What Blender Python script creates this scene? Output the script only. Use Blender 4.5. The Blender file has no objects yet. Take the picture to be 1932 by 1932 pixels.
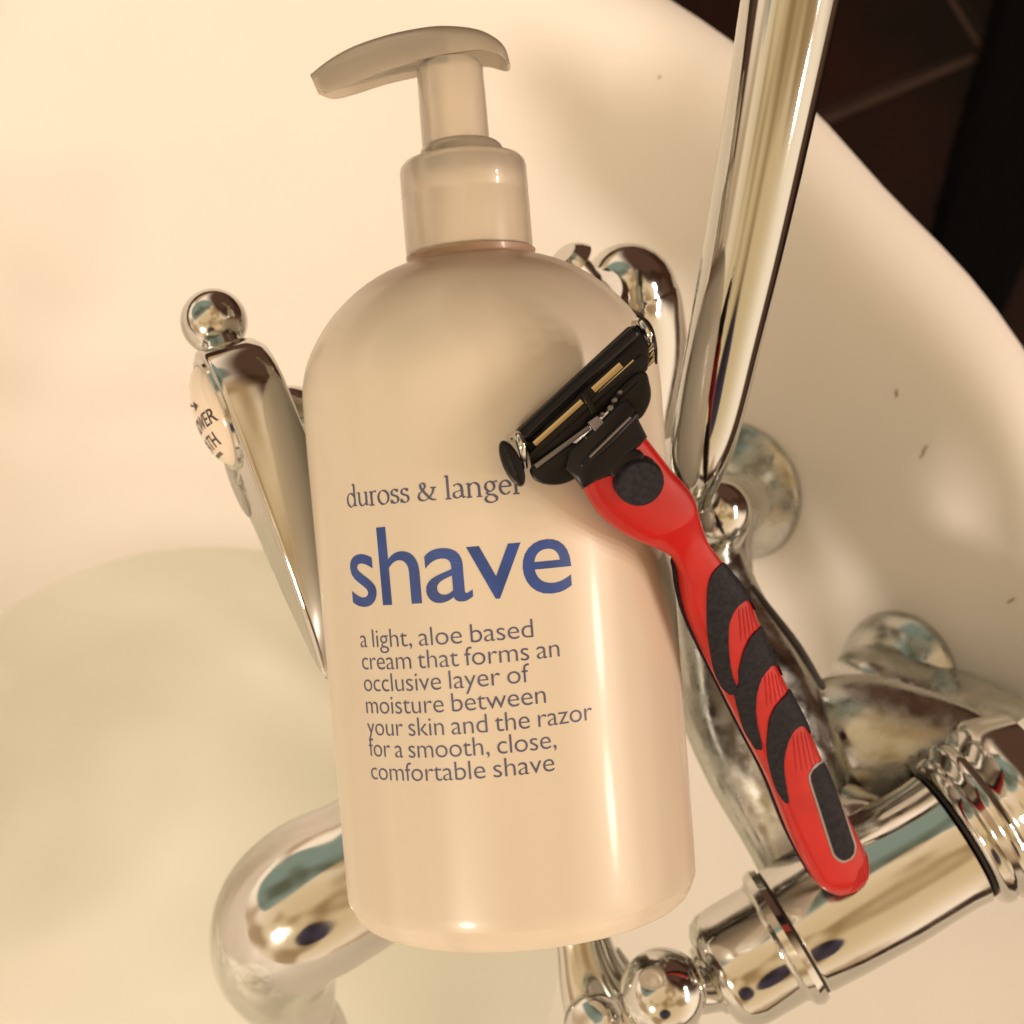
import bpy, bmesh, math, random
from mathutils import Vector, Matrix
random.seed(7)
sc = bpy.context.scene
V = Vector

# ------------------------------------------------------------------ frames
# Objects are laid out in a "bottle frame" (cm): x right, y along the bottle, z off the bottle towards the room;
# W() turns that into world metres with gravity along -Z.  FR = distance camera .. bottle axis (cm)
FR, FPX = 29.0, 2697.0
UP = V((0.199, 0.257, 0.946)).normalized()
WX = (V((1, 0, 0)) - UP * UP.x).normalized()
WY = UP.cross(WX)
CAMZ = 95.0
def wdir(v): v = V(v); return V((v.dot(WX), v.dot(WY), v.dot(UP)))
def W(p):
    d = wdir(V(p) - V((0, 0, FR)))
    return (d + V((0, 0, CAMZ))) * 0.01
def PX(X, Y, z=0.0):
    Z = FR - z
    return V(((X - 966) * Z / FPX, (966 - Y) * Z / FPX, z))
def pxr(r, z): return r * (FR - z) / FPX

# ------------------------------------------------------------------ camera
cam_d = bpy.data.cameras.new('camera'); cam = bpy.data.objects.new('camera', cam_d)
sc.collection.objects.link(cam); sc.camera = cam
R3 = Matrix((wdir((1, 0, 0)), wdir((0, 1, 0)), wdir((0, 0, 1)))).transposed()
cam.matrix_world = Matrix.Translation(W((0, 0, FR))) @ R3.to_4x4()
cam_d.sensor_width = 36; cam_d.lens = 18 / (966 / FPX)
cam_d.clip_start = 0.01; cam_d.clip_end = 50
cam_d.dof.use_dof = True; cam_d.dof.focus_distance = 0.262; cam_d.dof.aperture_fstop = 24

# ------------------------------------------------------------------ world: warm lit bathroom seen only in reflections
w = bpy.data.worlds.new('World'); sc.world = w; w.use_nodes = True
nt = w.node_tree; N = nt.nodes; L = nt.links
for n in list(N): N.remove(n)
out = N.new('ShaderNodeOutputWorld'); bg = N.new('ShaderNodeBackground'); L.new(bg.outputs[0], out.inputs[0])
tc = N.new('ShaderNodeTexCoord')
def dotn(d):
    m = N.new('ShaderNodeVectorMath'); m.operation = 'DOT_PRODUCT'
    L.new(tc.outputs['Generated'], m.inputs[0]); m.inputs[1].default_value = wdir(d); return m.outputs['Value']
def step(val, a, b):
    m = N.new('ShaderNodeMapRange'); m.interpolation_type = 'SMOOTHSTEP'
    L.new(val, m.inputs['Value']); m.inputs['From Min'].default_value = a; m.inputs['From Max'].default_value = b
    return m.outputs['Result']
def mixc(f, a, b):
    m = N.new('ShaderNodeMix'); m.data_type = 'RGBA'
    L.new(f, m.inputs['Factor'])
    for s, c in ((m.inputs['A'], a), (m.inputs['B'], b)):
        if isinstance(c, tuple): s.default_value = (*c, 1)
        else: L.new(c, s)
    return m.outputs['Result']
def mul(a, b):
    m = N.new('ShaderNodeMath'); m.operation = 'MULTIPLY'; L.new(a, m.inputs[0]); L.new(b, m.inputs[1]); return m.outputs[0]
wall = mixc(step(dotn((0, -0.3, 1)), 0.2, 1.0), (0.60, 0.465, 0.34), (0.38, 0.265, 0.14))
c = mixc(mul(step(dotn((-0.69, 0.73, 0)), 0.52, 0.56), step(dotn((-0.52, 0.52, 0.68)), 0.80, 0.84)), wall, (0.13, 0.15, 0.115))
c = mixc(step(dotn((0.62, 0.78, 0)), 0.50, 0.74), c, (0.05, 0.024, 0.014))
c = mixc(mul(step(dotn((0.0, -0.62, 0.78)), 0.965, 0.975), step(dotn((0, 0, 1)), 0.4, 0.45)), c, (0.03, 0.022, 0.03))
c = mixc(step(dotn(UP), 0.0, -0.1), c, (0.05, 0.024, 0.014))
wn = N.new('ShaderNodeTexNoise'); wn.inputs['Scale'].default_value = 1.7; wn.inputs['Detail'].default_value = 1; L.new(tc.outputs['Generated'], wn.inputs['Vector'])
vm = N.new('ShaderNodeMix'); vm.data_type = 'RGBA'; vm.blend_type = 'MULTIPLY'; vm.inputs['Factor'].default_value = 1.0
L.new(c, vm.inputs['A']); L.new(mixc(step(wn.outputs['Fac'], 0.36, 0.50), (0.52, 0.44, 0.34), (1.08, 1.08, 1.08)), vm.inputs['B']); c = vm.outputs['Result']   # noise patches added to the room colour to vary the chrome reflections
L.new(c, bg.inputs['Color']); bg.inputs['Strength'].default_value = 1.75

# ------------------------------------------------------------------ lamps: vanity row of warm bulbs to the right of the tub
def bulb(name, p, watts, rad, col):
    d = bpy.data.lights.new(name, 'POINT'); d.energy = watts; d.shadow_soft_size = rad; d.color = col
    o = bpy.data.objects.new(name, d); sc.collection.objects.link(o); o.location = W(p); return o
bd = V((0.90, 0.02, 0.42)).normalized() * 125
for k in range(4):
    bulb('vanity_bulb', bd + V((-4, 17 * (k - 1.5), 4)), 6.0, 0.05, (1.0, 0.81, 0.68))
bulb('fill_bulb', V((-70, -75, 100)), 25.0, 0.10, (1.0, 0.83, 0.69))  # unseen fill lamp, added to brighten the right tub wall
sc.view_settings.view_transform = 'Standard'; sc.view_settings.look = 'None'
sc.view_settings.exposure = 0.50; sc.view_settings.gamma = 1.0
sc.cycles.max_bounces = 10; sc.cycles.glossy_bounces = 6; sc.cycles.transparent_max_bounces = 12
sc.cycles.caustics_reflective = False; sc.cycles.caustics_refractive = False
sc.cycles.use_denoising = True; sc.cycles.sample_clamp_indirect = 6.0

# ------------------------------------------------------------------ materials
def mat(name, col, rough=0.4, metal=0.0, noise=0.0, nscale=40.0, bump=0.0, bscale=60.0, bdist=0.001, rvar=0.0, col2=None, **kw):
    m = bpy.data.materials.new(name); m.use_nodes = True
    t = m.node_tree; b = t.nodes['Principled BSDF']; ln = t.links
    b.inputs['Base Color'].default_value = (*col, 1)
    b.inputs['Roughness'].default_value = rough; b.inputs['Metallic'].default_value = metal
    for k, v in kw.items(): b.inputs[k.replace('_', ' ')].default_value = v
    g = t.nodes.new('ShaderNodeNewGeometry')
    if noise > 0 or col2 or rvar > 0:
        nz = t.nodes.new('ShaderNodeTexNoise'); nz.inputs['Scale'].default_value = nscale; nz.inputs['Detail'].default_value = 6
        ln.new(g.outputs['Position'], nz.inputs['Vector'])
        if noise > 0 or col2:
            mx = t.nodes.new('ShaderNodeMix'); mx.data_type = 'RGBA'
            mr = t.nodes.new('ShaderNodeMapRange'); mr.inputs['From Min'].default_value = 0.35; mr.inputs['From Max'].default_value = 0.65
            ln.new(nz.outputs['Fac'], mr.inputs['Value']); ln.new(mr.outputs['Result'], mx.inputs['Factor'])
            c2 = col2 or tuple(max(0, x * (1 - noise)) for x in col)
            mx.inputs['A'].default_value = (*col, 1); mx.inputs['B'].default_value = (*c2, 1)
            ln.new(mx.outputs['Result'], b.inputs['Base Color'])
        if rvar > 0:
            mr = t.nodes.new('ShaderNodeMapRange'); ln.new(nz.outputs['Fac'], mr.inputs['Value'])
            mr.inputs['From Min'].default_value = 0.3; mr.inputs['From Max'].default_value = 0.7
            mr.inputs['To Min'].default_value = rough; mr.inputs['To Max'].default_value = rough + rvar
            ln.new(mr.outputs['Result'], b.inputs['Roughness'])
    if bump > 0:
        n2 = t.nodes.new('ShaderNodeTexNoise'); n2.inputs['Scale'].default_value = bscale; n2.inputs['Detail'].default_value = 4
        ln.new(g.outputs['Position'], n2.inputs['Vector'])
        bp = t.nodes.new('ShaderNodeBump'); bp.inputs['Strength'].default_value = bump; bp.inputs['Distance'].default_value = bdist
        ln.new(n2.outputs['Fac'], bp.inputs['Height']); ln.new(bp.outputs['Normal'], b.inputs['Normal'])
    return m
M = {}
M['enamel'] = mat('white_enamel', (0.89, 0.86, 0.82), 0.6, noise=0.04, nscale=9, bump=0.10, bscale=14, bdist=0.002, Specular_IOR_Level=0.22)
M['enamel_out'] = mat('tub_outside_paint', (0.5, 0.42, 0.33), 0.5)
M['chrome'] = mat('chrome', (0.60, 0.595, 0.565), 0.03, 1.0, rvar=0.14, nscale=150, bump=0.12, bscale=45, bdist=0.0008)
M['chrome_dull'] = mat('chrome_with_limescale', (0.42, 0.425, 0.395), 0.08, 1.0, rvar=0.34, col2=(0.54, 0.545, 0.51), nscale=180, bump=0.15, bscale=60, bdist=0.0008)
M['chrome_smooth'] = mat('greyish_polished_chrome', (0.54, 0.55, 0.515), 0.045, 1.0, rvar=0.05, nscale=40, bump=0.05, bscale=30, bdist=0.0006)
M['gap_and_shade'] = mat('dark_joint_and_shade', (0.02, 0.015, 0.012), 0.6)
M['bottle'] = mat('cream_filled_plastic', (0.63, 0.525, 0.40), 0.36, noise=0.04, nscale=30, bump=0.10, bscale=22, bdist=0.0012, Subsurface_Weight=0.0, Coat_Weight=0.22, Coat_Roughness=0.12)
_t = M['bottle'].node_tree; _b = _t.nodes['Principled BSDF']; _src = _b.inputs['Base Color'].links[0].from_socket
_g = _t.nodes.new('ShaderNodeNewGeometry'); _d = _t.nodes.new('ShaderNodeVectorMath'); _d.operation = 'DOT_PRODUCT'
_ax = wdir(V((-0.0813, 0.9967, 0)).normalized()); _d.inputs[1].default_value = _ax
_t.links.new(_g.outputs['Position'], _d.inputs[0]); _mr = _t.nodes.new('ShaderNodeMapRange'); _mr.interpolation_type = 'SMOOTHSTEP'
_h0 = W(V((-0.41, 0, 0)) + V((-0.0813, 0.9967, 0)) * 4.35).dot(_ax)
_nz = _t.nodes.new('ShaderNodeTexNoise'); _nz.inputs['Scale'].default_value = 28; _t.links.new(_g.outputs['Position'], _nz.inputs['Vector'])
_ad = _t.nodes.new('ShaderNodeMath'); _ad.operation = 'MULTIPLY_ADD'; _ad.inputs[1].default_value = 0.006; _t.links.new(_nz.outputs['Fac'], _ad.inputs[0]); _t.links.new(_d.outputs['Value'], _ad.inputs[2])
_t.links.new(_ad.outputs[0], _mr.inputs['Value']); _mr.inputs['From Min'].default_value = _h0 + 0.003; _mr.inputs['From Max'].default_value = _h0 + 0.0085
_mx = _t.nodes.new('ShaderNodeMix'); _mx.data_type = 'RGBA'; _t.links.new(_mr.outputs['Result'], _mx.inputs['Factor']); _t.links.new(_src, _mx.inputs['A'])
# faint vertical bands painted in for room reflections on the bottle
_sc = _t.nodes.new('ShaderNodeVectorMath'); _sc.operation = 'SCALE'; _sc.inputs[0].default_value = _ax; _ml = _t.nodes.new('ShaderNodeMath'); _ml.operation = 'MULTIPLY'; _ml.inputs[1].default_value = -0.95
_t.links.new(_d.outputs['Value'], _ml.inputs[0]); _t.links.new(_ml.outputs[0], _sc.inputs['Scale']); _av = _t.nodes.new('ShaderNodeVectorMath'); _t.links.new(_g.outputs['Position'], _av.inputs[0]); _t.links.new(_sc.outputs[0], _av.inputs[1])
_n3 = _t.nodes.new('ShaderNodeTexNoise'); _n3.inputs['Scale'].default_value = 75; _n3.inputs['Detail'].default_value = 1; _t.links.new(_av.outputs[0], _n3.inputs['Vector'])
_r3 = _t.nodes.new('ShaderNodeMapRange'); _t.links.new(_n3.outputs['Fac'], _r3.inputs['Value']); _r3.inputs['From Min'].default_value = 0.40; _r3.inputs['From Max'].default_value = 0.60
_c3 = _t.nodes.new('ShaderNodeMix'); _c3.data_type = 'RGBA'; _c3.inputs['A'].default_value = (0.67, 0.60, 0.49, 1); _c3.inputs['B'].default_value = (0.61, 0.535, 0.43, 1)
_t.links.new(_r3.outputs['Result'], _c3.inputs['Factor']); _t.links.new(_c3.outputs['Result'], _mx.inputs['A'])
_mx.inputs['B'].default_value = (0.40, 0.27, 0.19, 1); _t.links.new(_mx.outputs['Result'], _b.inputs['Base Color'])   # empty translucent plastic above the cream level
M['pump'] = mat('frosted_pump_plastic', (0.88, 0.78, 0.64), 0.34, Coat_Weight=0.6, Coat_Roughness=0.04, noise=0.05, nscale=40, Transmission_Weight=0.62, bump=0.05, bscale=50, bdist=0.0006)
M['ink_blue'] = mat('blue_ink', (0.025, 0.07, 0.30), 0.45, noise=0.25, nscale=160)
M['ink_grey'] = mat('grey_violet_ink', (0.09, 0.10, 0.19), 0.5, noise=0.25, nscale=200)
M['red'] = mat('red_plastic', (0.47, 0.003, 0.0015), Coat_Weight=0.35, Coat_Roughness=0.08, rough=0.30, Specular_IOR_Level=0.4, rvar=0.22, noise=0.2, nscale=90, bump=0.08, bscale=120, bdist=0.0004)
M['rubber'] = mat('black_rubber', (0.006, 0.0055, 0.009), 0.6, Specular_IOR_Level=0.25, col2=(0.016, 0.015, 0.022), nscale=900, bump=0.6, bscale=1400, bdist=0.0003)
M['blackp'] = mat('black_plastic', (0.004, 0.0035, 0.005), 0.3, Specular_IOR_Level=0.28, bump=0.10, bscale=200, bdist=0.0003)
M['greyp'] = mat('grey_plastic', (0.16, 0.14, 0.135), 0.35)
M['rim'] = mat('silver_grey_rim', (0.30, 0.27, 0.26), 0.35, 0.5)
M['steel'] = mat('blade_steel', (0.52, 0.42, 0.27), 0.22, 1.0)
M['porcelain'] = mat('porcelain', (0.80, 0.70, 0.58), 0.15)
M['blackink'] = mat('black_enamel_lettering', (0.02, 0.015, 0.02), 0.4)
M['tile'] = mat('dark_red_brown_tile', (0.016, 0.003, 0.0018), 0.6, Specular_IOR_Level=0.2, col2=(0.004, 0.0016, 0.001), nscale=6, bump=0.2, bscale=30)
M['grout'] = mat('pale_grout', (0.05, 0.026, 0.018), 0.8, noise=0.3, nscale=50)
M['mat'] = mat('black_towelling', (0.002, 0.0016, 0.0026), 0.95, Specular_IOR_Level=0.1, noise=0.4, nscale=90, bump=0.6, bscale=300, bdist=0.003)
M['hair'] = mat('dark_hair', (0.22, 0.11, 0.06), 0.6)
# bath water: clear, faintly green, with a Fresnel reflection
m = bpy.data.materials.new('bath_water'); m.use_nodes = True; t = m.node_tree
for n in list(t.nodes): t.nodes.remove(n)
o_ = t.nodes.new('ShaderNodeOutputMaterial'); ms = t.nodes.new('ShaderNodeMixShader'); tr = t.nodes.new('ShaderNodeBsdfTransparent')
gl = t.nodes.new('ShaderNodeBsdfGlossy'); fr = t.nodes.new('ShaderNodeFresnel'); fr.inputs['IOR'].default_value = 1.33
tr.inputs['Color'].default_value = (0.96, 0.985, 0.92, 1); gl.inputs['Roughness'].default_value = 0.04
g = t.nodes.new('ShaderNodeNewGeometry'); nz = t.nodes.new('ShaderNodeTexNoise'); nz.inputs['Scale'].default_value = 11; nz.inputs['Detail'].default_value = 3
bp = t.nodes.new('ShaderNodeBump'); bp.inputs['Strength'].default_value = 1.0; bp.inputs['Distance'].default_value = 0.03
t.links.new(g.outputs['Position'], nz.inputs['Vector']); t.links.new(nz.outputs['Fac'], bp.inputs['Height'])
t.links.new(bp.outputs['Normal'], gl.inputs['Normal']); t.links.new(bp.outputs['Normal'], fr.inputs['Normal'])
t.links.new(fr.outputs[0], ms.inputs[0]); t.links.new(tr.outputs[0], ms.inputs[1]); t.links.new(gl.outputs[0], ms.inputs[2]); sf = t.nodes.new('ShaderNodeTexNoise'); sf.inputs['Scale'].default_value = 6; sf.inputs['Detail'].default_value = 2; sf.inputs['Distortion'].default_value = 1.0
t.links.new(g.outputs['Position'], sf.inputs['Vector']); sm = t.nodes.new('ShaderNodeMapRange'); t.links.new(sf.outputs['Fac'], sm.inputs['Value'])
sm.inputs['From Min'].default_value = 0.40; sm.inputs['From Max'].default_value = 0.68; sm.inputs['To Min'].default_value = 0.42; sm.inputs['To Max'].default_value = 0.92
df = t.nodes.new('ShaderNodeBsdfDiffuse'); df.inputs['Color'].default_value = (0.965, 0.985, 0.915, 1); m2 = t.nodes.new('ShaderNodeMixShader')
t.links.new(sm.outputs['Result'], m2.inputs[0]); t.links.new(ms.outputs[0], m2.inputs[1]); t.links.new(df.outputs[0], m2.inputs[2]); t.links.new(m2.outputs[0], o_.inputs[0])   # soapy milkiness; its swirls paint in the ripples' pale light streaks
M['water'] = m

# ------------------------------------------------------------------ mesh helpers
def link(o): sc.collection.objects.link(o); return o
def tag(o, label=None, cat=None, group=None, kind=None):
    for k, v in (('label', label), ('category', cat), ('group', group), ('kind', kind)):
        if v: o[k] = v
    return o
def empty(name, p, label, cat):
    o = link(bpy.data.objects.new(name, None)); o.location = W(p); o.empty_display_size = 0.01
    return tag(o, label, cat)
def rootloc(o):
    v = V((0, 0, 0))
    while o: v += o.location; o = o.parent
    return v
def build(name, verts, faces, m, parent=None, sharp=40, world=False, smooth=True, origin=None):
    """verts in bottle-frame cm (or world metres when world=True)"""
    wv = [V(p) if world else W(p) for p in verts]
    me = bpy.data.meshes.new(name); o = link(bpy.data.objects.new(name, me))
    base = rootloc(parent) if parent else V((0, 0, 0))
    if parent: o.parent = parent; off = base
    else:
        off = origin if origin is not None else sum(wv, V((0, 0, 0))) / len(wv)
        o.location = off
    me.from_pydata([v - off for v in wv], [], faces); me.validate()
    bm = bmesh.new(); bm.from_mesh(me); bmesh.ops.recalc_face_normals(bm, faces=bm.faces); bm.to_mesh(me); bm.free()
    if smooth:
        me.shade_smooth(); me.set_sharp_from_angle(angle=math.radians(sharp))
    me.materials.append(M[m]); return o
def catmull(pts, n=8):
    pts = [V(p) for p in pts]; outp = []
    P = [2 * pts[0] - pts[1]] + pts + [2 * pts[-1] - pts[-2]]
    for i in range(1, len(P) - 2):
        for k in range(n):
            t_ = k / n; a, b, c_, d = P[i - 1], P[i], P[i + 1], P[i + 2]
            outp.append(0.5 * ((2 * b) + (c_ - a) * t_ + (2 * a - 5 * b + 4 * c_ - d) * t_ ** 2 + (3 * b - a - 3 * c_ + d) * t_ ** 3))
    outp.append(pts[-1]); return outp
def frame(d):
    d = d.normalized(); a = V((0, 0, 1)) if abs(d.z) < 0.9 else V((1, 0, 0))
    x = a.cross(d).normalized(); return x, d.cross(x)
def rings(centres, frames, radii, seg=40, cap=True):
    vs, fs = [], []
    for c_, (x, y), (rx, ry) in zip(centres, frames, radii):
        for k in range(seg):
            a = 2 * math.pi * k / seg; vs.append(c_ + x * math.cos(a) * rx + y * math.sin(a) * ry)
    for i in range(len(centres) - 1):
        for k in range(seg):
            fs.append((i * seg + k, i * seg + (k + 1) % seg, (i + 1) * seg + (k + 1) % seg, (i + 1) * seg + k))
    if cap:
        fs.append(tuple(range(seg))[::-1]); fs.append(tuple((len(centres) - 1) * seg + k for k in range(seg)))
    return vs, fs
def sweep(pts, radii, round0=False, round1=False, n=8, seg=40, flat=1.0):
    """pts 3D + radii; smooth tube; rounded ends on demand; flat squeezes the depth radius"""
    q = catmull([V((*p, 0)) + V((0, 0, 0, r)) for p, r in zip(pts, radii)] if False else [V((p[0], p[1], p[2], r)) for p, r in zip(pts, radii)], n)
    C = [V(v[:3]) for v in q]; Rr = [max(v[3], 1e-3) for v in q]
    if round0:
        d = (C[0] - C[1]).normalized(); r = Rr[0]
        ext = [(C[0] + d * r * math.sin(a), r * math.cos(a)) for a in [math.radians(x) for x in (15, 30, 45, 60, 72, 82, 88)]]
        C = [e[0] for e in ext][::-1] + C; Rr = [e[1] for e in ext][::-1] + Rr
    if round1:
        d = (C[-1] - C[-2]).normalized(); r = Rr[-1]
        ext = [(C[-1] + d * r * math.sin(a), r * math.cos(a)) for a in [math.radians(x) for x in (15, 30, 45, 60, 72, 82, 88)]]
        C += [e[0] for e in ext]; Rr += [e[1] for e in ext]
    F = []; x, y = frame(C[1] - C[0])
    for i in range(len(C)):
        d = (C[min(i + 1, len(C) - 1)] - C[max(i - 1, 0)]).normalized()
        x = (x - d * x.dot(d)).normalized(); F.append((x, d.cross(x)))
    return rings(C, F, [(r, r * flat) for r in Rr], seg)
def lathe(o, d, prof, seg=56, cap=True):
    d = V(d).normalized(); x, y = frame(d)
    return rings([V(o) + d * h for h, r in prof], [(x, y)] * len(prof), [(max(r, 1e-3),) * 2 for h, r in prof], seg, cap)
def ball(c_, r, seg=48):
    return lathe(V(c_), (0, 1, 0), [(-math.cos(math.pi * i / 24) * r, math.sin(math.pi * i / 24) * r) for i in range(25)], seg)
def merge(*parts):
    vs, fs = [], []
    for v, f in parts:
        b = len(vs); vs += list(v); fs += [tuple(i + b for i in q) for q in f]
    return vs, fs
def px_sweep(rows, **kw):   # rows: (X, Y, z, radius in the same units as X)
    return sweep([PX(a, b, c_) for a, b, c_, r in rows], [pxr(r, c_) for a, b, c_, r in rows], **kw)
def slab(poly, zf, th, bev=0.04, smoothn=0):
    """poly in layout units, zf(X, Y) height of its face, th thickness cm, bev rounded edge"""
    if smoothn:
        n = len(poly); q = []
        for i in range(n):
            a, b, c_, d = (V(poly[(i + k) % n]) for k in (-1, 0, 1, 2))
            for k in range(smoothn):
                t_ = k / smoothn
                q.append(0.5 * ((2 * b) + (c_ - a) * t_ + (2 * a - 5 * b + 4 * c_ - d) * t_ ** 2 + (3 * b - a - 3 * c_ + d) * t_ ** 3))
        poly = q
    poly = [V(p) for p in poly]; n = len(poly)
    area = sum(poly[i].x * poly[(i + 1) % n].y - poly[(i + 1) % n].x * poly[i].y for i in range(n))
    nor = []
    for i in range(n):
        e = poly[(i + 1) % n] - poly[i - 1]; e = V((e.y, -e.x)) * (1 if area > 0 else -1)
        nor.append(e.normalized() if e.length > 1e-6 else V((0, 0)))
    zf_ = zf if callable(zf) else (lambda X, Y: zf)
    vs = []; lv = [(-bev, 0), (-bev * 0.3, -bev * 0.3), (0, -bev), (0, -th)]
    for ins, dz in lv:
        for p, nn in zip(poly, nor):
            z = zf_(p.x, p.y); b = PX(p.x, p.y, z); vs.append(V((b.x + nn.x * ins, b.y - nn.y * ins, z + dz)))
    fs = []
    for r in range(len(lv) - 1):
        for k in range(n): fs.append((r * n + k, r * n + (k + 1) % n, (r + 1) * n + (k + 1) % n, (r + 1) * n + k))
    fs.append(tuple(range(n))); fs.append(tuple(3 * n + k for k in range(n))[::-1])
    return vs, fs

# ================================================================== SETTING
# floor: dark tiles with pale grout
o = build('floor', [(-2.2, -2.2, 0), (2.2, -2.2, 0), (2.2, 2.2, 0), (-2.2, 2.2, 0)], [(0, 1, 2, 3)], 'grout', world=True, smooth=False, origin=V((0, 0, 0)))
floor = tag(o, kind='structure')
def cam_ray(X, Y): return wdir(V((X - 966, 966 - Y, -FPX)).normalized())
def on_plane(X, Y, z):
    d = cam_ray(X, Y); c0 = W((0, 0, FR)); return c0 + d * ((z * 0.01 - c0.z) / d.z)
ga, gb = on_plane(1590, 215, 0.0), on_plane(1720, 160, 0.0)
gu = (gb - ga).normalized(); gv = V((-gu.y, gu.x, 0)); TS = 0.24
tm = None
for i in range(-4, 5):
    for j in range(-5, 6):
        cc = ga + gu * (TS * (i + 0.12)) + gv * (TS * (j + 0.5))
        if (cc.xy.length < 0.30) or (cc.xy.length > 1.6): continue
        h = TS / 2 - 0.0045
        if tm is None:
            q = [(-h, -h), (h, -h), (h, h), (-h, h)]; e = 0.003
            vs = [gu * a + gv * b + V((0, 0, 0.0)) for a, b in q] + [gu * a + gv * b + V((0, 0, 0.003)) for a, b in q] + [gu * (a * (1 - e / h)) + gv * (b * (1 - e / h)) + V((0, 0, 0.005)) for a, b in q]
            fs = [(8, 9, 10, 11)] + [(k, (k + 1) % 4, 4 + (k + 1) % 4, 4 + k) for k in range(4)] + [(4 + k, 4 + (k + 1) % 4, 8 + (k + 1) % 4, 8 + k) for k in range(4)]
            tm = bpy.data.meshes.new('tile'); tm.from_pydata(vs, [], fs); tm.materials.append(M['tile'])
        o = link(bpy.data.objects.new('tile', tm)); o.parent = floor; o.location = cc + V((0, 0, random.uniform(0, 0.0008))); o.rotation_euler.z = random.uniform(-0.004, 0.004)

# bath mat: soft black slab lying on the tiles
q = [on_plane(*p, 1.0) for p in ((1895, -60), (1715, 600), (1870, 640), (2150, 60))]
vs, fs = [], []; n1, n2 = 26, 14
for i in range(n1 + 1):
    for j in range(n2 + 1):
        a, b = i / n1, j / n2
        p = (q[0] * (1 - a) + q[1] * a) * (1 - b) + (q[3] * (1 - a) + q[2] * a) * b
        e = min(a, 1 - a, b * 0.6, (1 - b) * 0.6); z = 0.006 + 0.014 * min(1, e / 0.05) ** 0.5 + random.uniform(-0.0012, 0.0012) - 0.0
        vs.append(V((p.x + random.uniform(-.002, .002), p.y + random.uniform(-.002, .002), z)))
for i in range(n1):
    for j in range(n2): fs.append((i * (n2 + 1) + j, i * (n2 + 1) + j + 1, (i + 1) * (n2 + 1) + j + 1, (i + 1) * (n2 + 1) + j))
nb = len(vs); edge = [j for j in range(n2 + 1)] + [i * (n2 + 1) + n2 for i in range(1, n1 + 1)] + [n1 * (n2 + 1) + j for j in range(n2 - 1, -1, -1)] + [i * (n2 + 1) for i in range(n1 - 1, 0, -1)]
vs += [V((vs[k].x, vs[k].y, 0.0052)) for k in edge]
for k in range(len(edge)): fs.append((edge[k], edge[(k + 1) % len(edge)], nb + (k + 1) % len(edge), nb + k))
fs.append(tuple(nb + k for k in range(len(edge))))
tag(build('bath_mat', vs, fs, 'mat', world=True), 'black bath mat lying on the dark tiles outside the tub rim', 'bath mat')

# bathtub: oval enamelled bowl with a rolled rim, round at the near end
LD = wdir(V((-0.5, -0.87, 0))); LD.z = 0; LD.normalize()
TSH = wdir(V((-1.9, 1.3, 0))); TSH.z = 0
def tub_shift(z): return TSH * max(0.0, (z - 38) / 22)
def tub_ring(R, z, n=144, ln=0.95):
    pts = []
    a0 = math.atan2(LD.y, LD.x)
    for k in range(n):
        a = a0 + math.pi / 2 + 2 * math.pi * (k + 0.5) / n
        p = V((math.cos(a), math.sin(a), 0)); s = ln if p.dot(LD) > 0 else 0
        am = math.degrees(math.atan2(p.y, p.x)); R_ = R * (1 - 0.013 * math.exp(-((am - 43) / 6) ** 2) * max(0, min(1, (z - 50) / 8)))
        pts.append((V((p.x * R_, p.y * R_, z)) + tub_shift(z)) * 0.01 + LD * s)
    return pts
inner = [(0.05, 25), (3, 25.1), (6, 25.4), (8.4, 26.4), (10.2, 28.2), (11.5, 30.8), (12.5, 34), (13.7, 38), (15.1, 41), (17.2, 44.6), (19.5, 48.5), (21.7, 52.3), (23.6, 55.8), (24.9, 58.4), (25.6, 59.5), (26.3, 60.1), (27.1, 60.25), (27.9, 60.0), (28.4, 59.4), (28.55, 58.6), (28.3, 57.8), (27.7, 57.3)]
outer = [(27.0, 57.2), (25.8, 56), (24.0, 52), (22, 48), (19.5, 43), (17, 38), (15, 32), (13.6, 27), (11.5, 24.2), (8, 23.2), (0.05, 23.0)]
def loft(profile):
    vs, fs = [], []; n = 144
    pr = []
    q = catmull([V((a, b, 0)) for a, b in profile], 3)
    for v in q: vs += tub_ring(max(v.x, 0.05), v.y)
    for i in range(len(q) - 1):
        for k in range(n): fs.append((i * n + k, i * n + (k + 1) % n, (i + 1) * n + (k + 1) % n, (i + 1) * n + k))
    e = 0 if profile[0][0] < 1 else len(q) - 1
    fs.append(tuple(e * n + k for k in range(n))); return vs, fs
tub = link(bpy.data.objects.new('bathtub', None)); tub.location = (0, 0, 0)
tag(tub, 'white enamel bathtub with a rounded wall and rolled rim, partly filled with water', 'bathtub')
build('basin', *loft(inner), 'enamel', tub, 80, world=True)
build('outer_shell', *loft(outer), 'enamel_out', tub, 80, world=True)
for s1, s2 in ((0.05, 1), (0.05, -1), (0.85, 1), (0.85, -1)):
    side = V((-LD.y, LD.x, 0)) * s2; f0 = LD * s1 + side * 0.12
    v, f = sweep([(f0.x, f0.y, 0.27), (f0.x + side.x * .06, f0.y + side.y * .06, 0.18), (f0.x + side.x * .03, f0.y + side.y * .03, 0.07), (f0.x + side.x * .05, f0.y + side.y * .05, 0.006)], [0.035, 0.032, 0.018, 0.03], seg=16)
    build('foot', v, f, 'chrome_dull', tub, world=True)
wr = tub_ring(13.75, 38.0)
nW = len(wr); vs = list(wr); fs = []
prev = list(range(nW))
for s in (0.93, 0.8, 0.6, 0.4, 0.2, 0.05):
    b = len(vs); vs += tub_ring(13.7 * s, 38.0)
    for k in range(nW): fs.append((prev[k], prev[(k + 1) % nW], b + (k + 1) % nW, b + k))
    prev = list(range(b, b + nW))
fs.append(tuple(prev))
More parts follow.
